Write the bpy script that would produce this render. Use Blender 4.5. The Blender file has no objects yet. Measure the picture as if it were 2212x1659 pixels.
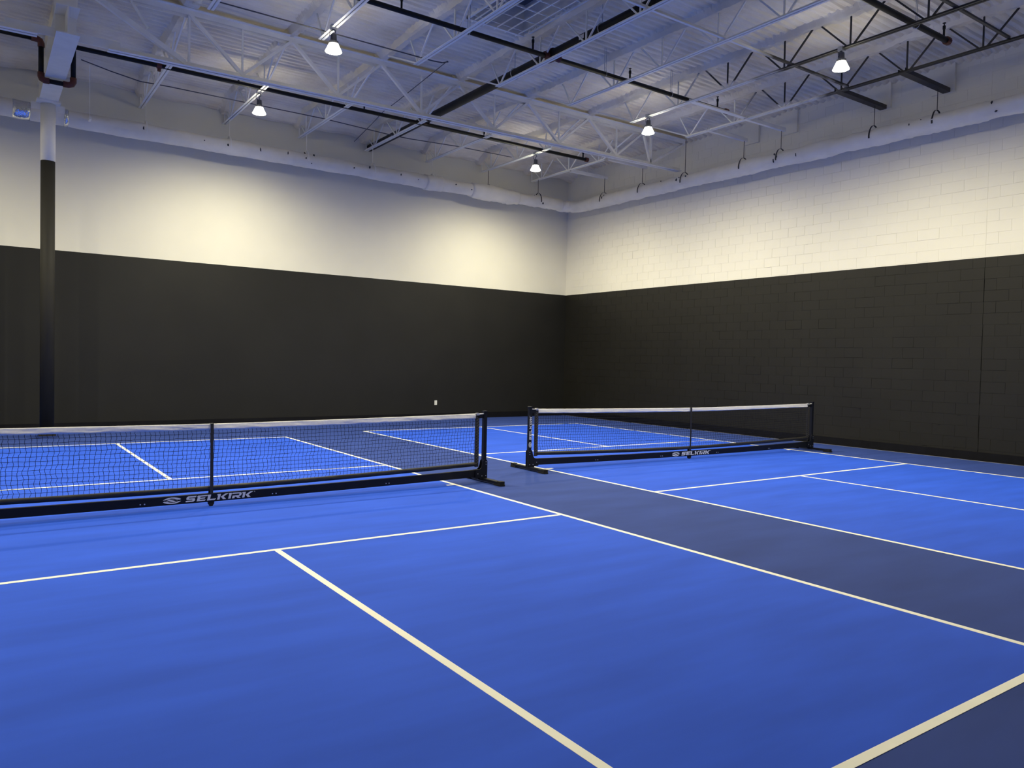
import bpy, math, random
import numpy as np
from mathutils import Vector, Matrix

random.seed(7)
rng = np.random.default_rng(11)
scene = bpy.context.scene
C = scene.collection
PI = math.pi

# ------------------------------------------------------------------ camera
F_PX, YAW, PITCH, ROLL = 1658.22, 0.610457, -0.029442, 0.021676
CAM = Vector((-5.0952, -8.3869, 1.6033))
cam_data = bpy.data.cameras.new('camera')
cam_data.sensor_fit = 'HORIZONTAL'
cam_data.sensor_width = 36.0
cam_data.lens = 36.0 * F_PX / 2212.0
cam_data.clip_start = 0.05
cam_data.clip_end = 200
cam = bpy.data.objects.new('camera', cam_data)
C.objects.link(cam)
fw = Vector((math.sin(YAW) * math.cos(PITCH), math.cos(YAW) * math.cos(PITCH), math.sin(PITCH)))
r0 = Vector((math.cos(YAW), -math.sin(YAW), 0))
u0 = r0.cross(fw)
rr = math.cos(ROLL) * r0 + math.sin(ROLL) * u0
uu = -math.sin(ROLL) * r0 + math.cos(ROLL) * u0
cam.matrix_world = Matrix(((rr.x, uu.x, -fw.x, CAM.x), (rr.y, uu.y, -fw.y, CAM.y), (rr.z, uu.z, -fw.z, CAM.z), (0, 0, 0, 1)))
scene.camera = cam

# ------------------------------------------------------------------ world, exposure, lamp strength
world = bpy.data.worlds.new('world')
world.use_nodes = True
world.node_tree.nodes['Background'].inputs[0].default_value = (0.01, 0.012, 0.02, 1)
world.node_tree.nodes['Background'].inputs[1].default_value = 0.2
scene.world = world
vs = scene.view_settings
vs.view_transform = 'Standard'
vs.look = 'None'
vs.gamma = 1.0
vs.use_curve_mapping = False
vs.exposure = 0.0
LAMP_W = 925.0
LAMP_COL = (1.0, 0.92, 0.63)
LAMP_CONE = math.radians(173)     # wide soft downward beam of the high bays
GLOW = 38.0     # the bell-shaped reflectors glow and throw some light sideways and up

# ------------------------------------------------------------------ room numbers (metres)
WX, WY = 9.584, 9.856            # far right corner of the room
SR, SB = 0.0051, 0.0205          # tiny skews of the right and the back wall
PAINT_Z = 3.637
DECK_Z = 7.34
X_LEFT, Y_FRONT = -14.0, -12.5
def wall_x(y): return WX + SR * (WY - y)
def wall_y(x): return WY - SB * (WX - x)
JX = [8.02 - 1.71 * k for k in range(0, 13)]      # joist lines
GY = 5.1                                          # girder line
def gz_bot(x): return 6.27 + (x + 4) * 0.0118
GZ_TOP = 7.21

# ------------------------------------------------------------------ mesh helpers
class MB:
    def __init__(s): s.v = []; s.f = []; s.mi = []
    def add(s, verts, faces, mi=0):
        n = len(s.v); s.v += [tuple(a) for a in verts]; s.f += [tuple(i + n for i in q) for q in faces]; s.mi += [mi] * len(faces)
    def box(s, x0, x1, y0, y1, z0, z1, mi=0):
        s.add([(x0, y0, z0), (x1, y0, z0), (x1, y1, z0), (x0, y1, z0), (x0, y0, z1), (x1, y0, z1), (x1, y1, z1), (x0, y1, z1)],
              [(0, 3, 2, 1), (4, 5, 6, 7), (0, 1, 5, 4), (1, 2, 6, 5), (2, 3, 7, 6), (3, 0, 4, 7)], mi)
    def bar(s, p, q, w, h, up=(0, 0, 1), mi=0):
        p = Vector(p); q = Vector(q); d = (q - p).normalized(); up = Vector(up)
        if abs(d.dot(up)) > 0.98: up = Vector((1, 0, 0))
        sx = d.cross(up).normalized(); sy = sx.cross(d).normalized()
        vs_ = []
        for c in (p, q):
            for a, b in ((-1, -1), (1, -1), (1, 1), (-1, 1)):
                vs_.append(c + sx * a * w / 2 + sy * b * h / 2)
        s.add(vs_, [(3, 2, 1, 0), (4, 5, 6, 7), (0, 1, 5, 4), (1, 2, 6, 5), (2, 3, 7, 6), (3, 0, 4, 7)], mi)
    def tube(s, pts, r, n=10, caps=True, mi=0, rfun=None):
        pts = [Vector(p) for p in pts]; k = len(pts); ups = None; vs_ = []; fs = []
        for i, p in enumerate(pts):
            d = (pts[min(i + 1, k - 1)] - pts[max(i - 1, 0)]).normalized()
            if ups is None:
                ups = Vector((0, 0, 1)) if abs(d.z) < 0.9 else Vector((1, 0, 0))
            sx = d.cross(ups).normalized(); ups = sx.cross(d).normalized()
            for j in range(n):
                a = 2 * PI * j / n
                rad = r if rfun is None else rfun(i, a)
                vs_.append(p + (sx * math.cos(a) + ups * math.sin(a)) * rad)
        for i in range(k - 1):
            for j in range(n):
                a = i * n + j; b = i * n + (j + 1) % n
                fs.append((a, b, b + n, a + n))
        if caps:
            fs.append(tuple(reversed(range(n)))); fs.append(tuple(range((k - 1) * n, k * n)))
        s.add(vs_, fs, mi)
    def lathe(s, prof, n=24, c=(0, 0, 0), mi=0, caps=False):
        vs_ = []; fs = []; k = len(prof)
        for r_, z in prof:
            for j in range(n):
                a = 2 * PI * j / n
                vs_.append((c[0] + r_ * math.cos(a), c[1] + r_ * math.sin(a), c[2] + z))
        for i in range(k - 1):
            for j in range(n):
                a = i * n + j; b = i * n + (j + 1) % n
                fs.append((a, b, b + n, a + n))
        if caps:
            fs.append(tuple(reversed(range(n)))); fs.append(tuple(range((k - 1) * n, k * n)))
        s.add(vs_, fs, mi)
    def prism(s, poly, axis, t0, t1, mi=0):
        # poly in the plane across axis: 'y' -> (x,z), 'x' -> (y,z), 'z' -> (x,y)
        def P(a, b, t): return {'y': (a, t, b), 'x': (t, a, b), 'z': (a, b, t)}[axis]
        n = len(poly)
        vs_ = [P(a, b, t0) for a, b in poly] + [P(a, b, t1) for a, b in poly]
        fs = [tuple(range(n)), tuple(reversed(range(n, 2 * n)))]
        for i in range(n):
            j = (i + 1) % n
            fs.append((j, i, i + n, j + n))
        s.add(vs_, fs, mi)
    def mesh(s, name, mats, smooth=False):
        me = bpy.data.meshes.new(name); me.from_pydata(s.v, [], s.f)
        if not isinstance(mats, (list, tuple)): mats = [mats]
        for m in mats: me.materials.append(m)
        if len(mats) > 1: me.polygons.foreach_set('material_index', s.mi)
        if smooth: me.polygons.foreach_set('use_smooth', [True] * len(me.polygons))
        me.validate(); me.update()
        return me
    def build(s, name, mats, parent=None, smooth=False, loc=None, fixn=True):
        me = s.mesh(name, mats, smooth)
        if fixn:
            import bmesh
            bm = bmesh.new(); bm.from_mesh(me); bmesh.ops.recalc_face_normals(bm, faces=bm.faces); bm.to_mesh(me); bm.free()
        o = bpy.data.objects.new(name, me); C.objects.link(o)
        if parent: o.parent = parent
        if loc: o.location = loc
        return o

def empty(name, loc=(0, 0, 0), rz=0):
    o = bpy.data.objects.new(name, None); C.objects.link(o); o.location = loc; o.rotation_euler = (0, 0, rz); o.empty_display_size = 0.1
    return o
def tag(o, label, cat, group=None):
    o['label'] = label; o['category'] = cat
    if group: o['group'] = group
    return o
def struct(o): o['kind'] = 'structure'; return o
def place(me, name, parent=None, loc=(0, 0, 0), rot=(0, 0, 0), scale=(1, 1, 1)):
    o = bpy.data.objects.new(name, me); C.objects.link(o); o.parent = parent; o.location = loc; o.rotation_euler = rot; o.scale = scale
    return o
def copy_tree(o, parent=None):
    c = o.copy(); C.objects.link(c); c.parent = parent
    for ch in list(o.children): copy_tree(ch, c)
    return c
ORD = ['first', 'second', 'third', 'fourth', 'fifth', 'sixth', 'seventh', 'eighth', 'ninth', 'tenth', 'eleventh', 'twelfth', 'thirteenth', 'fourteenth']

_tab = {}
def vnoise(x, y, seed=0):
    if seed not in _tab: _tab[seed] = np.random.default_rng(seed).random((256, 256))
    r_ = _tab[seed]
    xi = np.floor(x).astype(int); yi = np.floor(y).astype(int); xf = x - xi; yf = y - yi
    xf = xf * xf * (3 - 2 * xf); yf = yf * yf * (3 - 2 * yf)
    g = lambda a, b: r_[a % 256, b % 256]
    return (g(xi, yi) * (1 - xf) + g(xi + 1, yi) * xf) * (1 - yf) + (g(xi, yi + 1) * (1 - xf) + g(xi + 1, yi + 1) * xf) * yf

# ------------------------------------------------------------------ materials
def mat(name, col, rough=0.6, metal=0.0, var=0.0, vscale=8.0, bump=0.0, bscale=40.0, spec=0.5, emit=None, estr=0.0, stretch=None, col2=None, detail=3.0, thr=None):
    m = bpy.data.materials.new(name); m.use_nodes = True
    nt = m.node_tree; N = nt.nodes; L = nt.links; b = N['Principled BSDF']
    b.inputs['Base Color'].default_value = (*col, 1); b.inputs['Roughness'].default_value = rough; b.inputs['Metallic'].default_value = metal
    b.inputs['Specular IOR Level'].default_value = spec
    if emit: b.inputs['Emission Color'].default_value = (*emit, 1); b.inputs['Emission Strength'].default_value = estr
    geo = N.new('ShaderNodeNewGeometry')
    if var or col2:
        vec = geo.outputs['Position']
        if stretch:
            mp = N.new('ShaderNodeMapping'); mp.inputs['Scale'].default_value = stretch; L.new(vec, mp.inputs['Vector']); vec = mp.outputs['Vector']
        nz = N.new('ShaderNodeTexNoise'); nz.inputs['Scale'].default_value = vscale; nz.inputs['Detail'].default_value = detail
        L.new(vec, nz.inputs['Vector'])
        cr = N.new('ShaderNodeValToRGB')
        a = col if col2 else tuple(c * (1 - var) for c in col); d = col2 if col2 else tuple(min(1, c * (1 + var)) for c in col)
        lo, hi = thr if thr else (0.3, 0.7)
        cr.color_ramp.elements[0].position = lo; cr.color_ramp.elements[1].position = hi
        cr.color_ramp.elements[0].color = (*a, 1); cr.color_ramp.elements[1].color = (*d, 1)
        L.new(nz.outputs['Fac'], cr.inputs['Fac']); L.new(cr.outputs['Color'], b.inputs['Base Color'])
    if bump:
        n2 = N.new('ShaderNodeTexNoise'); n2.inputs['Scale'].default_value = bscale; n2.inputs['Detail'].default_value = 1.5
        L.new(geo.outputs['Position'], n2.inputs['Vector'])
        bp = N.new('ShaderNodeBump'); bp.inputs['Strength'].default_value = bump; bp.inputs['Distance'].default_value = 0.01
        L.new(n2.outputs['Fac'], bp.inputs['Height']); L.new(bp.outputs['Normal'], b.inputs['Normal'])
    return m

def split_paint(name, upper, lower, r_up, r_lo, bump, bscale, z=PAINT_Z, pits=False):
    # two coats of paint meeting at a level line: a real property of the wall
    m = mat(name, upper, r_up, bump=bump, bscale=bscale, spec=0.3)
    nt = m.node_tree; N = nt.nodes; L = nt.links; b = N['Principled BSDF']
    geo = N.new('ShaderNodeNewGeometry'); sp = N.new('ShaderNodeSeparateXYZ'); L.new(geo.outputs['Position'], sp.inputs[0])
    gt = N.new('ShaderNodeMath'); gt.operation = 'GREATER_THAN'; gt.inputs[1].default_value = z; L.new(sp.outputs['Z'], gt.inputs[0])
    nz = N.new('ShaderNodeTexNoise'); nz.inputs['Scale'].default_value = 1.3; nz.inputs['Detail'].default_value = 4; L.new(geo.outputs['Position'], nz.inputs['Vector'])
    def ramp(c, v):
        cr = N.new('ShaderNodeValToRGB'); cr.color_ramp.elements[0].position = 0.3; cr.color_ramp.elements[1].position = 0.7
        cr.color_ramp.elements[0].color = (*[k * (1 - v) for k in c], 1); cr.color_ramp.elements[1].color = (*[k * (1 + v) for k in c], 1)
        L.new(nz.outputs['Fac'], cr.inputs['Fac']); return cr.outputs['Color']
    mx = N.new('ShaderNodeMix'); mx.data_type = 'RGBA'
    L.new(gt.outputs[0], mx.inputs['Factor']); L.new(ramp(lower, 0.10), mx.inputs['A']); L.new(ramp(upper, 0.02), mx.inputs['B'])
    L.new(mx.outputs['Result'], b.inputs['Base Color'])
    mr = N.new('ShaderNodeMapRange'); mr.inputs['To Min'].default_value = r_lo; mr.inputs['To Max'].default_value = r_up
    L.new(gt.outputs[0], mr.inputs['Value']); L.new(mr.outputs['Result'], b.inputs['Roughness'])
    return m

M_wall = split_paint('drywall_paint', (0.745, 0.725, 0.65), (0.0125, 0.0125, 0.0120), 0.7, 0.55, 0.0, 90)
M_block = split_paint('block_paint', (0.83, 0.80, 0.71), (0.0150, 0.0142, 0.0120), 0.7, 0.5, 0.0, 45)
M_plain = mat('plain_wall_paint', (0.66, 0.64, 0.58), 0.7)
M_court = mat('court_paint', (0.028, 0.094, 0.64), 0.75, var=0.10, vscale=2.2, spec=0.10, stretch=(0.35, 1.6, 1), detail=3)
M_surround = mat('surround_paint', (0.032, 0.060, 0.255), 0.75, var=0.12, vscale=2.0, spec=0.10, stretch=(0.4, 1.5, 1), detail=3)
M_line = mat('line_paint', (0.92, 0.90, 0.80), 0.6, var=0.03, vscale=6, spec=0.3)
M_base = mat('rubber_base', (0.006, 0.006, 0.009), 0.6, var=0.2, vscale=5, spec=0.15)
M_foam = mat('foam_deck', (0.72, 0.64, 0.49), 0.85, bump=0.35, bscale=24, spec=0.2, col2=(0.86, 0.80, 0.67), vscale=1.6, detail=3)
M_glass = mat('skylight_glass', (0.10, 0.11, 0.15), 0.25, spec=0.5)
M_whitesteel = mat('white_steel', (0.88, 0.86, 0.80), 0.5, var=0.05, vscale=4)
M_galv = mat('galvanised', (0.45, 0.46, 0.48), 0.4, metal=0.6, var=0.15, vscale=12)
M_pipe = mat('black_pipe', (0.009, 0.009, 0.010), 0.5, var=0.25, vscale=9, spec=0.2)
M_red = mat('red_fitting', (0.10, 0.022, 0.014), 0.55, var=0.25, vscale=20)
M_darksteel = mat('dark_steel', (0.022, 0.021, 0.021), 0.55, var=0.2, vscale=6)
M_cable = mat('dark_conduit', (0.06, 0.06, 0.07), 0.5)
M_colblack = mat('column_black', (0.024, 0.023, 0.021), 0.65, var=0.06, vscale=3, spec=0.2)
M_colwhite = mat('column_white', (0.85, 0.82, 0.74), 0.55, var=0.04, vscale=5)
M_duct = mat('duct_wrap', (0.86, 0.82, 0.73), 0.6, var=0.05, vscale=3, bump=0.9, bscale=11)
M_caulk = mat('black_caulk', (0.003, 0.003, 0.003), 0.8, spec=0.05)
M_tear = mat('duct_tear', (0.05, 0.05, 0.05), 0.8)
M_foil = mat('foil', (0.75, 0.78, 0.85), 0.16, metal=1.0, bump=0.9, bscale=30)
M_netpost = mat('net_frame', (0.006, 0.007, 0.012), 0.5, var=0.15, vscale=10, spec=0.25)
M_sleeve = mat('net_sleeve', (0.020, 0.019, 0.018), 0.55, var=0.2, vscale=14, bump=0.3, bscale=20)
M_cord = mat('net_cord', (0.006, 0.008, 0.02), 0.7, spec=0.1)
M_band = mat('net_band', (0.78, 0.77, 0.78), 0.55, bump=0.4, bscale=22, var=0.03, vscale=9)
M_lace = mat('lacing', (0.11, 0.10, 0.09), 0.6)
M_logo = mat('print_white', (0.72, 0.74, 0.80), 0.5)
M_bolt = mat('steel_bolt', (0.70, 0.70, 0.70), 0.3, metal=0.7)
M_rubber = mat('rubber', (0.016, 0.016, 0.018), 0.7, spec=0.2)
M_plate = mat('outlet_white', (0.80, 0.80, 0.78), 0.4)
M_slot = mat('outlet_slot', (0.05, 0.05, 0.05), 0.5)
M_housing = mat('lamp_housing', (0.10, 0.10, 0.11), 0.5)
M_lampwhite = mat('lamp_cap', (0.70, 0.70, 0.68), 0.5)
M_glow = mat('lamp_glow', (0.9, 0.9, 0.85), 0.4, emit=(1.0, 0.94, 0.75), estr=GLOW)

def joist_mat():
    # white sprayed steel; the joists near the block wall keep their bare black coat where the spray stopped
    m = mat('joist_steel', (0.64, 0.64, 0.67), 0.5)
    nt = m.node_tree; N = nt.nodes; L = nt.links; b = N['Principled BSDF']
    geo = N.new('ShaderNodeNewGeometry'); sp = N.new('ShaderNodeSeparateXYZ'); L.new(geo.outputs['Position'], sp.inputs[0])
    nz = N.new('ShaderNodeTexNoise'); nz.inputs['Scale'].default_value = 3.0; L.new(geo.outputs['Position'], nz.inputs['Vector'])
    def mr(sock, a, c, lo=0, hi=1):
        k = N.new('ShaderNodeMapRange'); k.inputs['From Min'].default_value = a; k.inputs['From Max'].default_value = c
        k.inputs['To Min'].default_value = lo; k.inputs['To Max'].default_value = hi; L.new(sock, k.inputs['Value']); return k.outputs['Result']
    ad = N.new('ShaderNodeMath'); ad.operation = 'ADD'; L.new(sp.outputs['Y'], ad.inputs[0]); L.new(mr(nz.outputs['Fac'], 0.3, 0.7, -0.3, 0.3), ad.inputs[1])
    # webs higher up lose the spray earlier
    az = N.new('ShaderNodeMath'); az.operation = 'SUBTRACT'; L.new(ad.outputs[0], az.inputs[0]); L.new(mr(sp.outputs['Z'], 6.78, 6.86, 0, 1.7), az.inputs[1])
    fy = mr(az.outputs[0], 0.75, -0.15); fx = mr(sp.outputs['X'], 5.2, 5.8)
    mu = N.new('ShaderNodeMath'); mu.operation = 'MULTIPLY'; L.new(fy, mu.inputs[0]); L.new(fx, mu.inputs[1])
    mx = N.new('ShaderNodeMix'); mx.data_type = 'RGBA'; mx.inputs['A'].default_value = (0.88, 0.86, 0.80, 1); mx.inputs['B'].default_value = (0.020, 0.019, 0.019, 1)
    L.new(mu.outputs[0], mx.inputs['Factor']); L.new(mx.outputs['Result'], b.inputs['Base Color'])
    return m
M_joist = joist_mat()

# ------------------------------------------------------------------ floor, courts, lines
m = MB(); m.box(X_LEFT - .2, 10.2, Y_FRONT - .2, 10.3, -0.15, 0.0)
floor = struct(m.build('floor', M_surround))
CB = (1.8796, 0.5542)                       # left sideline and net line of the far-right court
COURTS = [(-6.096, 0.0), (CB[0], CB[1])]    # (x of left sideline, y of net line)
LW = 0.0508
for ci, (x0, yn) in enumerate(COURTS):
    x1 = x0 + 6.096; yb0 = yn - 6.706; yb1 = yn + 6.706
    m = MB(); m.box(x0, x1, yb0, yb1, 0.0002, 0.0012); m.build('court_surface', M_court, floor)
    def line(nm, a0, a1, b0, b1):
        k = MB(); k.box(a0, a1, b0, b1, 0.0006, 0.0024); return k.build(nm, M_line, floor)
    line('sideline', x0, x0 + LW, yb0, yb1); line('sideline', x1 - LW, x1, yb0, yb1)
    line('baseline', x0 + LW, x1 - LW, yb0, yb0 + LW); line('baseline', x0 + LW, x1 - LW, yb1 - LW, yb1)
    xc = (x0 + x1) / 2
    for sgn in (-1, 1):
        ky = yn + sgn * 2.1336
        ka, kb = (ky, ky + LW) if sgn < 0 else (ky - LW, ky)
        line('kitchen_line', x0 + LW, x1 - LW, ka, kb)
        if sgn < 0: line('centerline', xc - LW / 2, xc + LW / 2, yb0 + LW, ka)
        else: line('centerline', xc - LW / 2, xc + LW / 2, kb, yb1 - LW)
    # short net marks just inside the sidelines
    ty = yn + (0.085 if ci == 0 else 0.165)
    line('net_mark', x1 - LW - 0.10, x1 - LW, ty - 0.025, ty + 0.025)
    line('net_mark', x0 + LW, x0 + LW + 0.13, ty - 0.025, ty + 0.025)

# ------------------------------------------------------------------ walls
m = MB()
m.add([(X_LEFT, wall_y(X_LEFT), 0), (WX + .1, wall_y(WX + .1), 0), (WX + .1, wall_y(WX + .1) + .2, 0), (X_LEFT, wall_y(X_LEFT) + .2, 0),
       (X_LEFT, wall_y(X_LEFT), 7.7), (WX + .1, wall_y(WX + .1), 7.7), (WX + .1, wall_y(WX + .1) + .2, 7.7), (X_LEFT, wall_y(X_LEFT) + .2, 7.7)],
      [(0, 3, 2, 1), (4, 5, 6, 7), (0, 1, 5, 4), (1, 2, 6, 5), (2, 3, 7, 6), (3, 0, 4, 7)])
wall_back = struct(m.build('wall_back', M_wall))
BLK_T = 0.004    # the block faces stand this far proud of the joints
m = MB()
ya, yb_ = WY + .2, Y_FRONT
m.add([(wall_x(ya) + BLK_T, ya, 0), (wall_x(ya) + .2, ya, 0), (wall_x(yb_) + .2, yb_, 0), (wall_x(yb_) + BLK_T, yb_, 0),
       (wall_x(ya) + BLK_T, ya, 7.7), (wall_x(ya) + .2, ya, 7.7), (wall_x(yb_) + .2, yb_, 7.7), (wall_x(yb_) + BLK_T, yb_, 7.7)],
      [(0, 3, 2, 1), (4, 5, 6, 7), (0, 1, 5, 4), (1, 2, 6, 5), (2, 3, 7, 6), (3, 0, 4, 7)])
wall_right = struct(m.build('wall_right', M_block))
m = MB(); m.box(X_LEFT - .2, X_LEFT, Y_FRONT, 10.3, 0, 7.7); struct(m.build('wall_left', M_plain))
m = MB(); m.box(X_LEFT - .2, 10.2, Y_FRONT - .2, Y_FRONT, 0, 7.7); struct(m.build('wall_front', M_plain))

# concrete blocks of the right wall in running bond, with a control joint
BL, BH, JT = 0.4064, 0.2032, 0.0036
YC = -1.935
def block_mesh(L_, H_, bev, JT):
    k = MB(); a = L_ / 2 - JT / 2; c = H_ / 2 - JT / 2; d = bev
    # local: x = out of the wall (negative = into the room), y along, z up, origin at face centre
    v = [(0.004, -a, -c), (0.004, a, -c), (0.004, a, c), (0.004, -a, c), (0.0, -a + d, -c + d), (0.0, a - d, -c + d), (0.0, a - d, c - d), (0.0, -a + d, c - d)]
    k.add(v, [(4, 7, 6, 5), (0, 4, 5, 1), (1, 5, 6, 2), (2, 6, 7, 3), (3, 7, 4, 0)])
    return k
meshes = {}
for kind, L_ in (('full', BL), ('half', BL / 2)):
    meshes[kind] = [block_mesh(L_, BH, bv, jt).mesh('block', M_block) for bv, jt in ((0.0003, 0.0006), (0.001, 0.0016), (0.0022, 0.0040))]
blocks = []
nrow = 36
for r_ in range(nrow):
    zc = (r_ + 0.5) * BH
    for side in (1, -1):
        off = 0.0
        if r_ % 2: blocks.append((YC + side * BL / 4, zc, 'half')); off = BL / 2
        k = 0
        while True:
            y = YC + side * (off + (k + .5) * BL); k += 1
            if side > 0 and y + BL / 2 > WY - 0.01: break
            if side < 0 and y < -6.5: break
            blocks.append((y, zc, 'full'))
def proj_area(b):
    d = Vector((wall_x(b[0]), b[0], b[1])) - CAM
    z = d.dot(fw)
    px = 1106 + F_PX * d.dot(rr) / max(z, .1); py = 829.5 - F_PX * d.dot(uu) / max(z, .1)
    seen = z > 0.5 and -20 < px < 2232 and -20 < py < 1679
    return (1 if seen else 0) * (BL if b[2] == 'full' else BL / 2) / d.length_squared * d.normalized().x
blocks.sort(key=proj_area, reverse=True)
ang_r = math.atan(SR)
far_blocks = MB()
for i, (y, z, kind) in enumerate(blocks):
    pr = random.uniform(-0.0008, 0.0009); tilt = random.uniform(-0.003, 0.003)
    v_i = random.choice((0, 0, 0, 0, 1, 1, 2))
    if i < 300:
        place(meshes[kind][v_i], 'block', wall_right, (wall_x(y) - pr, y, z), (0, tilt, ang_r + random.uniform(-.002, .002)))
    else:
        me = meshes[kind][v_i]
        far_blocks.add([(wall_x(y) - pr + v.co.x, y + v.co.y, z + v.co.z) for v in me.vertices], [tuple(p_.vertices) for p_ in me.polygons])
ob = far_blocks.build('blocks', M_block, wall_right, fixn=False); ob['kind'] = 'stuff'
for i in range(24):                      # mortar dabs painted over
    y = random.uniform(-2.9, 4.5); z = BH * random.randint(1, 26) + random.uniform(-.012, .012); w = random.uniform(.012, .05)
    k = MB(); k.prism([(y - w, z - .005), (y + w * .8, z - .007), (y + w, z), (y + w * .3, z + .007), (y - w * .7, z + .005)], 'x', wall_x(y) - random.uniform(.004, .010), wall_x(y) + .003); k.build('mortar_dab', M_block, wall_right)
# caulked control joint and boxed pads where brackets meet the wall
m = MB(); m.box(wall_x(YC) - .0005, wall_x(YC) + .004, YC - .006, YC + .006, 0.15, PAINT_Z); m.build('control_joint', M_caulk, wall_right)

m = MB(); m.prism([(X_LEFT, wall_y(X_LEFT) - .012), (WX - .005, wall_y(WX) - .012), (WX - .005, wall_y(WX) + .01), (X_LEFT, wall_y(X_LEFT) + .01)], 'z', 0, 0.155)
struct(m.build('baseboard_back', M_base))
m = MB(); m.prism([(wall_x(WY - .02) - .014, WY - .02), (wall_x(WY - .02) + .01, WY - .02), (wall_x(Y_FRONT) + .01, Y_FRONT), (wall_x(Y_FRONT) - .014, Y_FRONT)], 'z', 0, 0.16)
m.prism([(wall_x(WY - .02) - .035, WY - .02), (wall_x(WY - .02) + .01, WY - .02), (wall_x(Y_FRONT) + .01, Y_FRONT), (wall_x(Y_FRONT) - .035, Y_FRONT)], 'z', 0, 0.018)
bbr = struct(m.build('baseboard_right', M_base))
m = MB(); m.prism([(wall_x(WY - .02) - .040, WY - .02), (wall_x(WY - .02) - .034, WY - .02), (wall_x(Y_FRONT) - .034, Y_FRONT), (wall_x(Y_FRONT) - .040, Y_FRONT)], 'z', 0, 0.006); m.build('caulk_line', M_galv, bbr)

# ------------------------------------------------------------------ ceiling: fluted deck sprayed with foam
SKX0, SKX1, SKY0, SKY1 = 1.62, 2.74, 0.55, 2.68
xs = np.unique(np.round(np.concatenate([np.arange(X_LEFT, 9.9, 0.12)] + [np.array([j - .16, j - .11, j - .06, j, j + .06, j + .11, j + .16]) for j in JX]), 3)); ys = np.arange(-9.0, 10.0, 0.0254)
XX, YY = np.meshgrid(xs, ys, indexing='ij')
wob = (vnoise(XX * 1.1, YY * 0.9, 3) - .5) * 0.05
ph = ((YY + wob) / 0.1524) % 1.0
rib = np.clip((np.abs(ph - 0.5) - 0.13) / 0.14, 0, 1)
amp = 0.022 + 0.030 * vnoise(XX * 0.6, YY * 0.6, 9)
ridge = np.clip((0.16 - np.min(np.abs(XX[..., None] - np.array(JX)[None, None, :]), axis=-1)) / 0.05, 0, 1)
ZZ = DECK_Z - rib * amp * (1 - .8 * ridge) - 0.018 * vnoise(XX * 5, YY * 9, 5) - 0.014 * vnoise(XX * 2.1, YY * 2.3, 6)
jd = np.min(np.abs(XX[..., None] - np.array(JX)[None, None, :]), axis=-1)
edge = 0.13 + 0.07 * (vnoise(XX * 3, YY * 3, 21) - .5)
ZZ -= np.clip((edge - jd) / 0.05, 0, 1) * (0.085 + 0.045 * vnoise(XX * 3, YY * 1.7, 22))
yw = WY - SB * (WX - XX)
bd = np.clip((YY - (yw - 0.42 - 0.25 * vnoise(XX * 1.5, YY * .7, 31))) / 0.35, 0, 1)
ZZ -= bd * (0.17 + 0.09 * vnoise(XX * 1.7, YY * 2, 33))
rd = np.clip((XX - (WX - 0.30)) / 0.3, 0, 1)
ZZ -= rd * (0.05 + 0.06 * vnoise(XX * 3, YY * 1.2, 34))
gd = np.clip((0.32 - np.abs(YY - GY)) / 0.1, 0, 1)
ZZ += gd * 0.0
nx, ny = XX.shape
vid = np.arange(nx * ny).reshape(nx, ny)
f4 = np.stack([vid[:-1, :-1], vid[:-1, 1:], vid[1:, 1:], vid[1:, :-1]], -1).reshape(-1, 4)
cx = ((XX[:-1, :-1] + XX[1:, :-1]) / 2).reshape(-1); cy = (YY[:-1, :-1] + 0.0127).reshape(-1)
keep = ~((cx > SKX0) & (cx < SKX1) & (cy > SKY0) & (cy < SKY1))
f4 = f4[keep]
me = bpy.data.meshes.new('ceiling')
me.from_pydata(np.stack([XX, YY, ZZ], -1).reshape(-1, 3).tolist(), [], f4.tolist())
me.materials.append(M_foam)
me.update()
ceil_o = bpy.data.objects.new('ceiling', me); C.objects.link(ceil_o); struct(ceil_o)
m = MB(); m.box(X_LEFT - .2, SKX0 - .25, Y_FRONT - .2, 10.3, 7.7, 7.8); m.box(SKX1 + .25, 10.2, Y_FRONT - .2, 10.3, 7.7, 7.8)
m.box(SKX0 - .25, SKX1 + .25, Y_FRONT - .2, SKY0 - .25, 7.7, 7.8); m.box(SKX0 - .25, SKX1 + .25, SKY1 + .25, 10.3, 7.7, 7.8)
m.box(X_LEFT, 9.9, Y_FRONT, -8.9, 7.33, 7.36)
m.build('roof_panel', M_plain, ceil_o)

# skylight with burglar bars
sk = struct(empty('window_1', ((SKX0 + SKX1) / 2, (SKY0 + SKY1) / 2, 7.4)))
ox, oy = (SKX0 + SKX1) / 2, (SKY0 + SKY1) / 2
def rel(mb): mb.v = [(a - ox, b - oy, c - 7.4) for a, b, c in mb.v]; return mb
m = MB()
m.box(SKX0 - .03, SKX0, SKY0 - .03, SKY1 + .03, 7.27, 7.82); m.box(SKX1, SKX1 + .03, SKY0 - .03, SKY1 + .03, 7.27, 7.82)
m.box(SKX0 - .03, SKX1 + .03, SKY0 - .03, SKY0, 7.27, 7.82); m.box(SKX0 - .03, SKX1 + .03, SKY1, SKY1 + .03, 7.27, 7.82)
rel(m).build('window_curb', M_whitesteel, sk)
m = MB(); m.box(SKX0 - .03, SKX1 + .03, SKY0 - .03, SKY1 + .03, 7.80, 7.815); rel(m).build('pane', M_glass, sk)
for i in range(5):
    x = SKX0 + (i + 0.5) * (SKX1 - SKX0) / 5
    m = MB(); m.bar((x, SKY0 - .1, 7.285), (x, SKY1 + .1, 7.285), .016, .016); rel(m).build('bar', M_whitesteel, sk)
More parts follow.
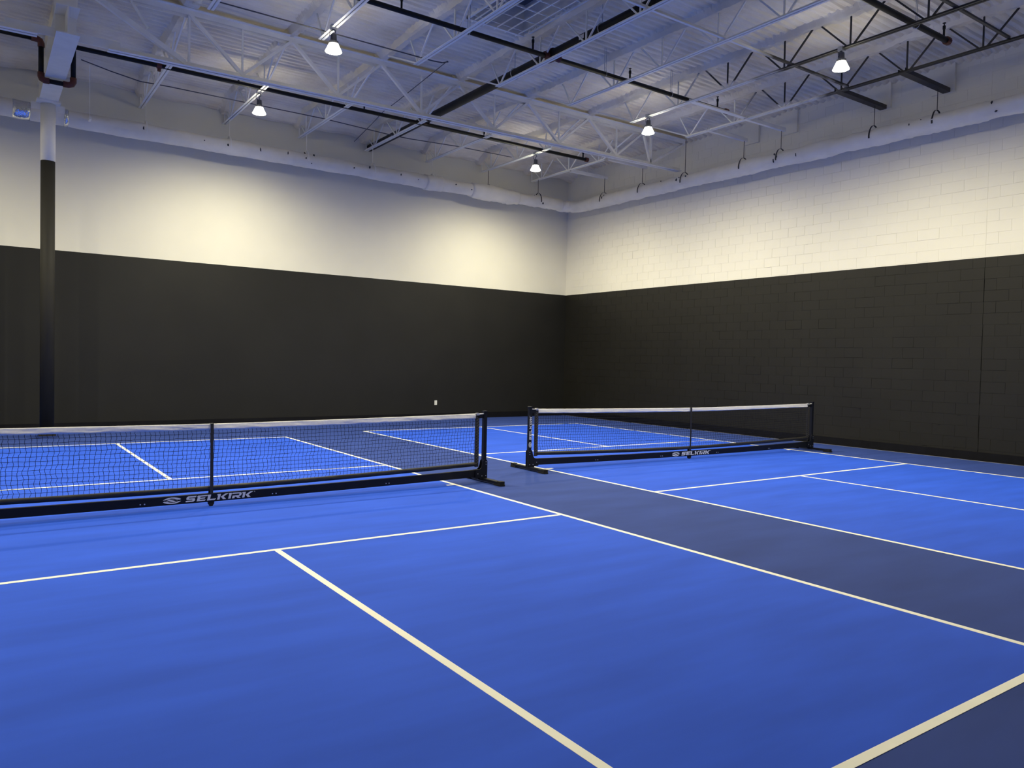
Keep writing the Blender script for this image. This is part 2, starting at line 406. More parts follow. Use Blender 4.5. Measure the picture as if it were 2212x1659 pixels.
for i in range(6):
    y = SKY0 + (i + 0.7) * (SKY1 - SKY0) / 6
    m = MB(); m.bar((SKX0 - .06, y, 7.305), (SKX1 + .06, y, 7.305), .016, .016); rel(m).build('bar', M_whitesteel, sk)

# ------------------------------------------------------------------ open-web roof joists
def angle_pair(mb, y0, y1, z, w=0.042, t=0.006, gap=0.014, up=1):
    # two steel angles back to back along y with a slot between, local x = 0
    for s in (-1, 1):
        xa = s * gap / 2; xb = s * (gap / 2 + w)
        mb.box(min(xa, xb), max(xa, xb), y0, y1, z, z + t * up if up > 0 else z) if up > 0 else mb.box(min(xa, xb), max(xa, xb), y0, y1, z - t, z)
        xc = s * (gap / 2 + t)
        if up > 0: mb.box(min(xa, xc), max(xa, xc), y0, y1, z, z + w)
        else: mb.box(min(xa, xc), max(xa, xc), y0, y1, z - w, z)
def make_joist(near):
    root = empty('roof_joist')
    zb = 6.72 if near else 6.77; zt = 7.285
    if near: y0, y1, c0, c1 = -8.8, GY + .06, -8.8, 3.72; nodes = [2.39 - 1.22 * k for k in range(9)]
    else: y0, y1, c0, c1 = GY - .06, 9.60, 6.50, 9.60; nodes = [9.13, 7.91, 6.69]
    m = MB(); angle_pair(m, c0, c1, zb); m.build('bottom_chord', M_joist, root)
    m = MB(); angle_pair(m, y0, y1, zt, up=-1); m.build('top_chord', M_joist, root)
    vert = MB(); vert.bar((0, 0, zb + .02), (0, 0, zt - .03), .022, .022); vm = vert.mesh('web', M_joist)
    dg = MB(); dg.bar((0, .05, zb + .02), (0, .56, zt - .03), .024, .024); dm = dg.mesh('web', M_joist)
    for y in nodes:
        place(vm, 'web', root, (0, y, 0)); place(dm, 'web', root, (0, y, 0)); place(dm, 'web', root, (0, y, 0), scale=(1, -1, 1))
    def ew(p, q, w):
        k = MB(); k.bar(p, q, w, w); k.build('end_web', M_joist, root)
    if near:
        ew((0, 3.62, zb + .02), (0, 3.1, zt - .03), .024); ew((0, 3.64, zb + .02), (0, 3.95, zt - .03), .022); ew((0, 3.70, zb + .03), (0, 4.9, zt - .03), .026)
        k = MB(); k.box(-.05, .05, GY - .12, GY + .06, GZ_TOP + .01, zt - .04); k.build('bearing_seat', M_joist, root)
    else:
        ew((0, 9.58, zb + .02), (0, 9.62, zt - .05), .022); ew((0, 6.52, zb + .03), (0, 5.3, zt - .03), .026)
    return root
near_j = make_joist(True); far_j = make_joist(False)
for i, x in enumerate(JX):
    if x < -9: break
    a = near_j if i == 0 else copy_tree(near_j)
    b = far_j if i == 0 else copy_tree(far_j)
    a.location = (x, 0, 0); b.location = (x, 0, 0)
    tag(a, ORD[i] + ' open-web steel roof joist from the block wall, on the near side of the girder', 'joist', 'joists on the near side of the girder')
    tag(b, ORD[i] + ' open-web steel roof joist from the block wall, running from girder to black-and-white wall', 'joist', 'joists behind the girder')

# ------------------------------------------------------------------ girder
g = tag(empty('roof_girder', (0, GY, 0)), 'deep white steel truss girder crossing the hall on the round column', 'girder')
GX1 = 9.28
m = MB()
for s in (-1, 1):
    pts = [(X_LEFT + 1, s * .035), (-4.55, s * .035)]
def sloped_angle(mb, xa, xb, s, up):
    za, zb = (gz_bot(xa), gz_bot(xb)) if up > 0 else (GZ_TOP, GZ_TOP)
    w = .075 if up > 0 else .085
    mb.bar((xa, s * (.012 + w / 2), za), (xb, s * (.012 + w / 2), zb), w, .008)
    mb.bar((xa, s * .016, za + up * w / 2), (xb, s * .016, zb + up * w / 2), .008, w)
for xa, xb in ((X_LEFT + .5, -4.35), (-3.42, GX1)):
    for s in (-1, 1):
        m = MB(); sloped_angle(m, xa, xb, s, 1); m.build('bottom_chord', M_whitesteel, g)
m = MB(); m.bar((-4.75, 0, gz_bot(-4.2) + .09), (-3.25, 0, gz_bot(-3.6) + .09), .02, .13); m.build('splice_plate', M_whitesteel, g)
for s in (-1, 1):
    m = MB(); sloped_angle(m, X_LEFT + .5, 9.45, s, -1); m.build('top_chord', M_whitesteel, g)
m = MB(); m.bar((X_LEFT + .5, .03, GZ_TOP - .06), (9.45, .03, GZ_TOP - .06), .01, .12); m.build('chord_plate', M_whitesteel, g)
def web(xa, za, xb, zb, w=.05, d=.05):
    k = MB(); k.bar((xa, 0, za), (xb, 0, zb), w, d, up=(0, 1, 0)); return k.build('web', M_whitesteel, g)
tops = [x for x in JX if x > -3]; tops.sort()          # -2.24 ... 8.02
bots = [(tops[i] + tops[i + 1]) / 2 for i in range(len(tops) - 1)]
for i, xb in enumerate(bots):
    zb = gz_bot(xb) + .06
    web(tops[i], GZ_TOP - .06, xb, zb, .055, .06); web(xb, zb, tops[i + 1], GZ_TOP - .06, .045, .045); web(xb, zb, xb, GZ_TOP - .06, .03, .03)
web(-3.85, GZ_TOP - .03, -2.30, gz_bot(-2.3) + .06, .075, .08); web(-2.24, gz_bot(-2.24) + .04, -2.24, GZ_TOP - .06, .035, .035)
web(-3.12, GZ_TOP - .06, -2.86, 6.76, .035, .035)
web(8.02, GZ_TOP - .06, 8.28, gz_bot(8.3) + .06, .05, .05); web(8.28, gz_bot(8.3) + .05, 8.28, GZ_TOP - .06, .05, .05); web(8.30, gz_bot(8.3) + .06, 9.40, GZ_TOP - .10, .05, .06)
lt = sorted([x for x in JX if x < -5 and x > -12], reverse=True)
px_, k = -4.15, 0
for i, xt in enumerate(lt[:-1]):
    xb = (xt + lt[i + 1]) / 2
    web(xt, GZ_TOP - .06, xb, gz_bot(xb) + .06); web(xb, gz_bot(xb) + .06, lt[i + 1], GZ_TOP - .06)
web(-4.15, GZ_TOP - .03, lt[0], gz_bot(lt[0]) + .06, .075, .08); web(lt[0], gz_bot(lt[0]) + .04, lt[0], GZ_TOP - .06, .035, .035)

# ------------------------------------------------------------------ column and the beam on it
CXc, CYc = -3.995, 8.36
col = tag(empty('round_column', (CXc, CYc, 0)), 'round steel column painted black below and white above, left of the nets', 'column')
m = MB(); m.lathe([(.118, 0.02), (.118, 5.125)], 32, caps=True); m.build('lower_shaft', M_colblack, col, smooth=False)
m = MB(); m.lathe([(.122, 5.125), (.122, 6.18)], 32, caps=True); m.build('upper_shaft', M_colwhite, col)
m = MB(); m.box(-.135, .135, -.20, .20, .03, .115); m.build('base_cover', M_colblack, col)
m = MB(); m.box(-.145, .145, -.215, .215, 0, .03); m.build('base_plate', M_surround, col)
m = MB(); m.box(-.19, .19, -.2, .2, 6.17, 6.21); m.bar((-.15, 0, 6.05), (-.15, 0, 6.18), .012, .24); m.bar((.15, 0, 6.05), (.15, 0, 6.18), .012, .24); m.build('cap_plate', M_colwhite, col)
for o in col.children:
    if o.name.startswith(('lower', 'upper')):
        for p_ in o.data.polygons: p_.use_smooth = len(p_.vertices) == 4
bm_ = tag(empty('support_beam', (CXc, 0, 0)), 'short white steel beam lying on the column head and carrying the girder', 'beam')
m = MB(); m.box(-.15, .15, 4.58, 8.80, 6.205, 6.222); m.build('bottom_flange', M_colwhite, bm_)
m = MB(); m.box(-.15, .15, 4.58, 8.80, 6.60, 6.617); m.build('top_flange', M_colwhite, bm_)
m = MB(); m.box(-.01, .01, 4.58, 8.80, 6.222, 6.60); m.build('beam_web', M_colwhite, bm_)
m = MB(); m.box(-.15, .15, GY - .15, GY - .135, 6.617, 7.30); m.box(-.15, .15, GY + .135, GY + .15, 6.617, 7.30); m.box(-.01, .01, GY - .135, GY + .135, 6.617, 7.30)
m.build('post_stub', M_colwhite, bm_)
for yy in (5.0, 8.5):
    m = MB(); m.box(-.14, -.01, yy - .006, yy + .006, 6.222, 6.60); m.box(.01, .14, yy - .006, yy + .006, 6.222, 6.60); m.build('stiffener', M_colwhite, bm_)

# ------------------------------------------------------------------ joist bridging and wall brackets
def bridging(y, xa, xb, z, w, h, label):
    m = MB(); m.bar((xa, y, z), (xb, y, z), .006, h); m.bar((xa, y + .0, z - h / 2), (xb, y + .0, z - h / 2), w, .006)
    return tag(m.build('bridging_bar', M_joist), label, 'bridging bar', 'bridging between the joists')
bridging(-.20, -9, 8.02, 6.775, .045, .045, 'long thin steel bridging bar crossing the joists nearest the big pipe tee')
bridging(-2.88, -9, 8.02, 6.775, .045, .045, 'dark steel bridging bar crossing the joists at the upper right corner')
bridging(2.10, 6.31, 8.02, 6.775, .11, .05, 'wide white steel bridging bar between the last two joists below the pipe end')
for i, (y, xe, dark) in enumerate(((-1.2, 9.55, 1), (0.0, 9.55, 1), (2.08, 9.30, 0), (3.08, 9.30, 0), (6.26, 9.3, 0), (7.79, 9.3, 0))):
    m = MB(); mt = M_darksteel if dark else M_whitesteel
    hw = .065 if dark else .035
    m.box(7.98, xe, y - hw, y + hw, 6.715, 6.723); m.box(7.98, xe, y - hw, y - hw + .006, 6.723, 6.79); m.box(7.98, xe, y + hw - .006, y + hw, 6.723, 6.79)
    tag(m.build('wall_bracket', mt), (('black' if dark else 'white') + ' channel bracket between last joist and block wall, ' + ORD[i] + ' from the right'), 'bracket', 'brackets from last joist to block wall')
    if dark or i < 4:
        k = MB(); k.box(wall_x(y) - .055, wall_x(y) + .003, y - .12, y + .30, 6.74, 7.29); k.build('wall_pad', M_block, wall_right)

# ------------------------------------------------------------------ insulated round duct
DR, DZ = 0.165, 6.135
def duct_path():
    pts = []
    xe = 9.17; rad = .38
    x = X_LEFT + .3
    while x < xe - rad:
        pts.append((x, wall_y(x) - .52 - (0.06 if x > 8 else 0), DZ + .03)); x += .07
    ycen = wall_y(xe) - .56 - rad
    for k in range(1, 13):
        a = PI / 2 * k / 13
        pts.append((xe - rad + rad * math.sin(a), ycen + rad * math.cos(a), DZ + .02 - .04 * k / 13))
    y = ycen - .03
    while y > -7.5:
        pts.append((xe + SR * (WY - y), y, DZ - .03)); y -= .07
    return pts
dp = duct_path()
ncirc = 22
dn = np.random.default_rng(5)
ring_n = dn.random(len(dp))
def duct_r(i, a, base=DR, k=1.0):
    s = i * 0.07
    crease = 0.011 * (ring_n[i] - .5) * (1.8 if 330 < i or (i > 290) else .8)
    band = 0.010 * math.sin(s * 2.3 + 1.7 * math.sin(s * .6)) * .6
    lum = float(vnoise(np.array([s * 3.1]), np.array([a * 1.6 + 20]), 44)[0] - .5) * 0.028
    return base + k * (crease + band + lum)
duct = tag(empty('air_duct', (0, 0, 0)), 'white wrapped round air duct running along both walls and round the corner', 'duct')
m = MB(); m.tube(dp, DR, ncirc, rfun=duct_r); m.build('duct_wrap', M_duct, duct, smooth=True)
def near_i(x=None, y=None):
    if x is not None: return min(range(len(dp)), key=lambda i: abs(dp[i][0] - x) + (5 if dp[i][1] < 8.7 else 0))
    return min(range(len(dp)), key=lambda i: abs(dp[i][1] - y) + (5 if dp[i][0] < 8.9 else 0))
def collar(nm, i0, i1, base, mt, k=1.2):
    q = MB(); q.tube(dp[i0:i1], base, ncirc, rfun=lambda i, a: duct_r(i + i0, a, base, k)); return q.build(nm, mt, duct, smooth=True)
a_ = near_i(x=5.75); b_ = near_i(x=7.35); collar('wrap_sleeve', a_, b_, DR + .030, M_duct, 1.6)
a_ = near_i(x=4.35); collar('wrap_sleeve', a_, a_ + 8, DR + .020, M_duct, 1.5)
a_ = near_i(x=-4.50); collar('foil_patch', a_, a_ + 5, DR + .012, M_foil, 1.0)
a_ = near_i(x=-3.70); collar('foil_patch', a_, a_ + 2, DR + .012, M_foil, .5)
for i in range(34):                      # small scuffs and tears in the wrap
    if i < 20: j = near_i(x=random.uniform(-3, 8.3))
    else: j = near_i(y=random.uniform(-3, 8.3))
    p0 = Vector(dp[j]); t = (Vector(dp[j + 1]) - p0).normalized(); sx = t.cross(Vector((0, 0, 1))).normalized()
    sgn = 1
    a = random.uniform(-.6, 1.1); nrm = (sx * math.cos(a) * sgn + Vector((0, 0, 1)) * math.sin(a)) if sx.dot(Vector((-1, -1, 0))) > 0 else (-sx * math.cos(a) + Vector((0, 0, 1)) * math.sin(a))
    c = p0 + nrm * (DR + .006)
    w = random.uniform(.006, .022); h = random.uniform(.01, .05)
    up = nrm.cross(t).normalized(); q = MB(); n_ = 7; poly = []
    for k in range(n_):
        aa = 2 * PI * k / n_; rr_ = random.uniform(.6, 1.1); poly.append(c + t * math.cos(aa) * w * rr_ + up * math.sin(aa) * h * rr_)
    q.add([p_ + nrm * .008 for p_ in poly] + [p_ - nrm * .02 for p_ in poly], [tuple(range(n_)), tuple(reversed(range(n_, 2 * n_)))] + [(k, (k + 1) % n_, (k + 1) % n_ + n_, k + n_) for k in range(n_)])
    q.build('scuff', M_tear, duct)

# duct hangers
def hanger(c, top, t, dark, label, group):
    c = Vector(c); root = tag(empty('duct_hanger', c), label, 'hanger', group)
    mt = M_darksteel if dark else M_whitesteel
    m = MB(); m.tube([(0, 0, top - c.z), (0, 0, DR + .075)], .007, 6); m.build('rod', mt, root)
    m = MB(); t = Vector(t).normalized(); sx = t.cross(Vector((0, 0, 1)))
    prev = None
    n = 14
    pts = []
    for k in range(n + 1):
        a = PI * (-.08 + 1.16 * k / n)
        ra = DR + .012 + .055 * max(0, math.sin(a)) ** 4
        pts.append(sx * math.cos(a) * ra + Vector((0, 0, 1)) * math.sin(a) * ra)
    for k in range(n):
        m.bar(pts[k], pts[k + 1], .03, .004, up=(pts[k] + pts[k + 1]).normalized())
    m.build('strap', mt, root)
def at_x(x): return dp[near_i(x=x)]
def at_y(y): return dp[near_i(y=y)]
hx = [x for x in JX if x > -3]
for i, x in enumerate(hx):
    hanger(at_x(x), 6.77, (1, 0, 0), i < 2, ORD[i] + ' duct hanger from the room corner along the smooth back wall', 'hangers of the back wall duct')
for i, y in enumerate((7.79, 6.26, 4.82, 3.08, 2.08, 0.0, -1.2)):
    hanger(at_y(y), 6.72 if y != 4.82 else 7.15, (0, 1, 0), True, ORD[i] + ' duct hanger from the room corner along the block wall', 'hangers of the block wall duct')
# stray end of strut resting on the duct left of the first visible hanger
m = MB(); c = Vector(at_x(-3.28)); m.box(c.x - .02, c.x + .02, c.y - .42, c.y - .21, DZ - .02, DZ + .03); m.bar((c.x, c.y - .25, DZ + .03), (c.x, c.y - .25, 7.2), .012, .012)
tag(m.build('strut_stub', M_whitesteel), 'short white strut end on a thin rod in front of the duct beside the column', 'strut')

# ------------------------------------------------------------------ sprinkler pipes
def head(root, x, y, z, h=.20):
    m = MB(); m.tube([(x, y, z), (x, y, z + h * .62)], .017, 8); m.tube([(x, y, z + h * .55), (x, y, z + h * .8)], .024, 8)
    m.tube([(x, y, z + h * .8), (x, y, z + h * .98)], .010, 6); m.lathe([(.026, 0), (.026, .006)], 10, (x, y, z + h), caps=True)
    m.build('sprinkler_head', M_pipe, root)
def elbow(root, pts, r):
    m = MB(); m.tube(pts, r, 12); return m.build('elbow', M_red, root, smooth=True)
# main
MX, MZ, MR = 3.03, 6.885, .084
t = tag(empty('sprinkler_main', (0, 0, 0)), 'thick black sprinkler main pipe running toward the back wall', 'pipe')
m = MB(); m.tube([(MX, -9.5, MZ), (MX, wall_y(MX) - .02, MZ)], MR, 20, caps=True); o = m.build('pipe', M_pipe, t, smooth=True)
m = MB(); m.lathe([(MR + .022, -.09), (MR + .028, 0), (MR + .022, .09)], 20); m.v = [(MX + b, 2.27 + c, MZ + a) for a, b, c in m.v]; m.build('coupling', M_red, t, smooth=True)
m = MB(); m.lathe([(MR + .02, -.05), (MR + .02, .05)], 20); m.v = [(MX + b, 6.78 + c, MZ + a) for a, b, c in m.v]; m.build('coupling', M_red, t)
m = MB(); m.box(MX - MR - .003, MX - MR + .003, 1.30, 1.42, MZ - .035, MZ + .03); m.build('pipe_label', M_plate, t)
for y in (.95, 3.35):
    m = MB(); m.tube([(MX + math.cos(a) * (MR + .012), y, MZ + math.sin(a) * (MR + .012)) for a in np.linspace(0, 2 * PI, 22)], .008, 6, caps=False); m.tube([(MX, y, MZ + MR + .02), (MX, y, 7.30)], .007, 6); m.build('pipe_hanger', M_galv, t)
# branch under the skylight
def branch(y, z, xa, xb, r, label, heads, hangers, endcap=True):
    t = tag(empty('sprinkler_branch', (0, 0, 0)), label, 'pipe', 'branch sprinkler pipes')
    m = MB(); m.tube([(xa, y, z), (xb, y, z)], r, 14); m.build('pipe', M_pipe, t, smooth=True)
    if endcap:
        m = MB(); m.tube([(xb - .05, y, z), (xb + .03, y, z)], r + .018, 12); m.build('end_cap', M_red, t)
    for x in heads: head(t, x, y, z + r)
    for x in hangers:
        m = MB(); m.tube([(x, y + math.cos(a) * (r + .008), z + math.sin(a) * (r + .012)) for a in np.linspace(0, 2 * PI, 14)], .005, 5, caps=False)
        m.tube([(x - .02, y, z + r), (x - .02, y, 7.31)], .005, 5); m.tube([(x + .02, y, z + r), (x + .02, y, 7.31)], .005, 5); m.build('pipe_hanger', M_galv, t)
    return t
b1 = branch(2.24, 6.84, -9.0, 7.58, .040, 'black sprinkler branch pipe crossing the big main below the skylight, with red tee', (.16, 2.62, 4.86, 7.30), (1.35, 4.25, 5.95))
m = MB(); m.tube([(MX - .17, 2.24, 6.85), (MX - .05, 2.24, 6.86)], .058, 12); m.tube([(MX + .05, 2.24, 6.86), (MX + .17, 2.24, 6.85)], .058, 12); m.build('tee', M_red, b1)
branch(-2.16, 6.84, MX + MR + .01, 7.56, .045, 'black sprinkler branch pipe with brown end cap at the upper right corner', (7.44,), (6.6,))
# branch behind the girder, ducking under the support beam
t = tag(empty('sprinkler_branch', (0, 0, 0)), 'black sprinkler branch pipe just behind the girder, ducking under the column beam', 'pipe', 'branch sprinkler pipes')
Y3, Z3, R3 = 6.82, 6.80, .040
m = MB(); m.tube([(X_LEFT + .5, Y3, Z3), (-4.30, Y3, Z3)], R3, 12); m.build('pipe', M_pipe, t, smooth=True)
elbow(t, [(-4.34, Y3, Z3), (-4.26, Y3, Z3), (-4.215, Y3, Z3 - .02), (-4.20, Y3, Z3 - .06), (-4.20, Y3, Z3 - .12)], .052)
m = MB(); m.tube([(-4.20, Y3, Z3 - .10), (-4.20, Y3, 6.24)], R3, 12); m.build('pipe', M_pipe, t, smooth=True)
ZL = 6.14
elbow(t, [(-4.20, Y3, 6.26), (-4.20, Y3, 6.19), (-4.19, Y3, ZL + .02), (-4.15, Y3, ZL), (-4.08, Y3, ZL)], .052)
m = MB(); m.tube([(-4.12, Y3, ZL), (-3.84, Y3, ZL)], R3, 12); m.build('pipe', M_pipe, t, smooth=True)
elbow(t, [(-3.88, Y3, ZL), (-3.80, Y3, ZL), (-3.75, Y3, ZL + .02), (-3.73, Y3, 6.20), (-3.73, Y3, 6.27)], .052)
m = MB(); m.tube([(-3.73, Y3, 6.24), (-3.73, Y3, Z3 - .02), (-3.71, Y3, Z3), (-3.66, Y3, Z3), (7.72, Y3, Z3)], R3, 12); m.build('pipe', M_pipe, t, smooth=True)
m = MB(); m.tube([(7.68, Y3, Z3), (7.76, Y3, Z3)], .056, 12); m.build('end_cap', M_red, t)
m = MB(); m.tube([(-2.42, Y3, Z3), (-2.34, Y3, Z3)], .056, 12); m.tube([(-2.38, Y3, Z3 - .10), (-2.38, Y3, Z3)], .03, 8); m.build('tee', M_red, t)
for x in (-4.95, -3.1, -.98, 1.6, 4.6, 7.6): head(t, x, Y3, Z3 + R3, .17)

# ------------------------------------------------------------------ thin conduits and cables
m = MB(); m.tube([(-3.5, 8.0, 7.0), (-3.0, 8.0, 6.90), (-2.5, 8.0, 6.825), (-2.0, 8.0, 6.84), (-.5, 8.0, 6.84), (1.2, 8.0, 6.84), (2.8, 8.0, 6.785), (3.25, 8.0, 6.785), (4.6, 8.0, 6.84), (6.2, 8.0, 6.85)], .010, 6)
tag(m.build('conduit', M_cable), 'thin dark conduit strung across the joists close to the back wall', 'conduit')
m = MB(); m.tube([(-9, 3.55, 6.80), (1.42, 3.55, 6.80), (1.60, 3.52, 6.80), (1.66, 3.42, 6.80)], .010, 6); m.tube([(1.63, 3.40, 6.80), (1.92, 5.9, 6.83), (2.04, 6.82, 6.875), (2.16, 7.7, 6.83), (2.36, 9.1, 6.80)], .008, 6)
tag(m.build('conduit', M_cable), 'thin dark conduit beside the girder that bends and runs to the back wall', 'conduit')

# ------------------------------------------------------------------ high bay lamps
def lamp(x, y, z, label, group, hook_z, seen=True):
    root = tag(empty('high_bay_lamp', (x, y, z)), label, 'lamp', group)
    m = MB(); m.lathe([(.0, .20), (.045, .20), (.050, .10), (.075, .095), (.075, .060), (.0, .060)], 20); m.build('driver_housing', M_housing, root)
    m = MB(); m.lathe([(.072, .056), (.128, -.06), (.124, -.062), (.066, .052)], 24); m.build('reflector', M_glow, root, smooth=True)
    m = MB(); m.lathe([(.0, .030), (.070, .030), (.070, .036), (.0, .036)], 20); m.build('lens', M_glow, root)
    hz = hook_z - z
    m = MB()
    pts = [(0, 0, .19), (0, 0, hz - .10)]
    for k in range(9):
        a = -PI / 2 + PI * 1.35 * k / 8
        pts.append((.028 * math.cos(a), 0, hz - .05 + .03 * math.sin(a)))
    m.tube(pts, .008, 6); m.build('hook', M_housing, root)
    m = MB(); m.box(-.05, .05, -.04, .04, hz - .02, hz + .045); m.build('mount_box', M_galv, root)
    m = MB(); m.tube([(.03, 0, hz), (-.05, .03, hz - .05), (-.06, .02, hz - .12), (0, 0, .19)], .006, 6); m.build('power_cord', M_cable, root)
    ld = bpy.data.lights.new('lamp_light', 'SPOT'); ld.energy = LAMP_W; ld.color = LAMP_COL; ld.spot_size = LAMP_CONE; ld.spot_blend = 1.0; ld.shadow_soft_size = .05
    lo = bpy.data.objects.new('lamp_light', ld); C.objects.link(lo); lo.parent = root; lo.location = (0, 0, -.075)
    return root
HZ = 6.72
lamp(-.53, 3.18, 6.42, 'glaring lit high bay lamp in front of the girder, left of the skylight', 'high bay lamps', HZ)
lamp(-.53, 7.0, 6.42, 'lit high bay lamp behind the girder, nearest the column', 'high bay lamps', HZ + .05)
lamp(6.31, 7.10, 6.42, 'lit high bay lamp behind the girder, nearest the room corner', 'high bay lamps', HZ + .05)
lamp(6.31, 3.20, 6.44, 'lit high bay lamp in front of the girder end, below the capped pipe', 'high bay lamps', HZ)
lamp(6.31, -1.12, 6.47, 'lit high bay lamp under the black joists at the upper right', 'high bay lamps', HZ)
for x, y, lb in ((-.53, -1.1, 'over the near left court, right of the picture edge above it'), (-7.37, 7.0, 'past the column, beyond the left edge by the back wall'), (-7.37, 3.2, 'beyond the left edge, level with the girder'),
                 (-7.37, -1.1, 'beyond the left edge, nearest the viewer'), (6.31, -5.4, 'beyond the right edge, nearest the viewer')):
    lamp(x, y, 6.44, 'lit high bay lamp ' + lb, 'high bay lamps', HZ)

# ------------------------------------------------------------------ wall outlet
ow = empty('wall_outlet', (5.10, wall_y(5.10), .445)); ow.rotation_euler = (0, 0, math.atan(SB)); tag(ow, 'small white outlet cover low on the black back wall', 'outlet')
m = MB(); m.box(-.038, .038, -.007, .0, -.06, .06); m.build('cover_plate', M_plate, ow)
for z in (-.022, .022):
    m = MB(); m.box(-.016, .016, -.009, -.006, z - .013, z + .013); m.box(-.008, -.005, -.0095, -.006, z - .006, z + .006, 1); m.box(.005, .008, -.0095, -.006, z - .006, z + .006, 1); m.build('socket', [M_plate, M_slot], ow)

# ------------------------------------------------------------------ lettering (flat print, drawn as outlines)
def letters():
    # every letter: list of polygons in a cell of height 1, before the slant
    s = .24
    S = [[(0.05, 0), (.85, 0), (1.0, .18), (1.0, .44), (.9, .60), (.30, .60), (.30, .76), (1.02, .76), (1.08, 1.0), (.18, 1.0), (.02, .84), (.02, .52), (.12, .38), (.72, .38), (.72, .23), (0.0, .23)]]
    Ee = [[(0.0, 0), (.92, 0), (.98, .23), (.30, .23), (.30, .39), (.84, .39), (.88, .60), (.30, .60), (.30, .77), (.98, .77), (1.04, 1.0), (0.0, 1.0), (-.06, .78), (.02, .70)]]
    Ll = [[(0.0, 0), (.86, 0), (.98, .24), (.30, .24), (.30, 1.0), (-.06, 1.0), (-.12, .82), (0.0, .74)]]
    K = [[(0.0, 0), (.28, 0), (.28, 1.0), (-.08, 1.0), (-.14, .82), (0.0, .74)], [(.34, .50), (.78, 1.0), (1.14, 1.0), (.66, .50), (1.02, 0), (.66, 0)]]
    Ii = [[(0.0, 0), (.28, 0), (.28, 1.0), (-.02, 1.0), (-.06, .86), (0.0, .78)]]
    R = [[(0.0, 0), (.28, 0), (.28, .26), (.42, .26), (.66, 0), (1.02, 0), (.72, .30), (.92, .38), (1.0, .52), (1.0, .84), (.86, 1.0), (-.08, 1.0), (-.14, .80), (.74, .80), (.74, .50), (0.0, .50)]]
    return {'S': (S, 1.05), 'E': (Ee, .98), 'L': (Ll, .96), 'K': (K, 1.08), 'I': (Ii, .28), 'R': (R, 1.0)}
LET = letters()
def fill_polys(polys, y, mb, flip=False):
    import bmesh
    from mathutils.geometry import tessellate_polygon
    for poly in polys:
        tri = tessellate_polygon([[Vector((a, b, 0)) for a, b in poly]])
        n = len(poly)
        vs_ = [(a, y, b) for a, b in poly] + [(a, y + .0012, b) for a, b in poly]
        fs = [tuple(t_) for t_ in tri] + [(i, (i + 1) % n, (i + 1) % n + n, i + n) for i in range(n)]
        mb.add(vs_, fs)
def wordmark_polys(h, total_w):
    x = 0; out = []; gap = .17
    for ch in 'SELKIRK':
        ps, adv = LET[ch]
        for p_ in ps: out.append([((a + x), b) for a, b in p_])
        x += adv + gap
    tot = x - gap + .24
    k = total_w / tot / h
    res = [[((a * k + b * .26 * 1.0) * h, b * h) for a, b in p_] for p_ in out]
    # trade mark sign
    tx = total_w * 1.012
    for poly in ([(0, .17), (.10, .17), (.10, .20), (0, .20)], [(.035, 0), (.065, 0), (.065, .17), (.035, .17)],
                 [(.13, 0), (.155, 0), (.155, .20), (.13, .20)], [(.225, 0), (.25, 0), (.25, .20), (.225, .20)], [(.155, .20), (.19, .06), (.225, .20), (.19, .13)]):
        res.append([(tx + a * h * .75, (.86 + b * .75) * h) for a, b in poly])
    return res
def emblem_polys(w, h):
    # lens-shaped S mark of two curved halves and slanted bars, unit box 0..1
    up = [(.00, .62), (.06, .72), (.16, .84), (.30, .94), (.46, .99), (.62, .97), (.78, .90), (.90, .80), (1.0, .66), (.93, .56), (.80, .60), (.62, .76), (.48, .82), (.36, .80), (.24, .70), (.15, .64)]
    bar = [(.22, .62), (.37, .72), (.72, .36), (.57, .24)]
    bar2 = [(.43, .76), (.57, .70), (.80, .46), (.80, .52)]
    dn = [(1 - a, 1 - b) for a, b in up]
    bar3 = [(1 - a, 1 - b) for a, b in bar2]
    return [[(a * w, b * h) for a, b in p_] for p_ in (up, bar, bar2, dn, bar3)]

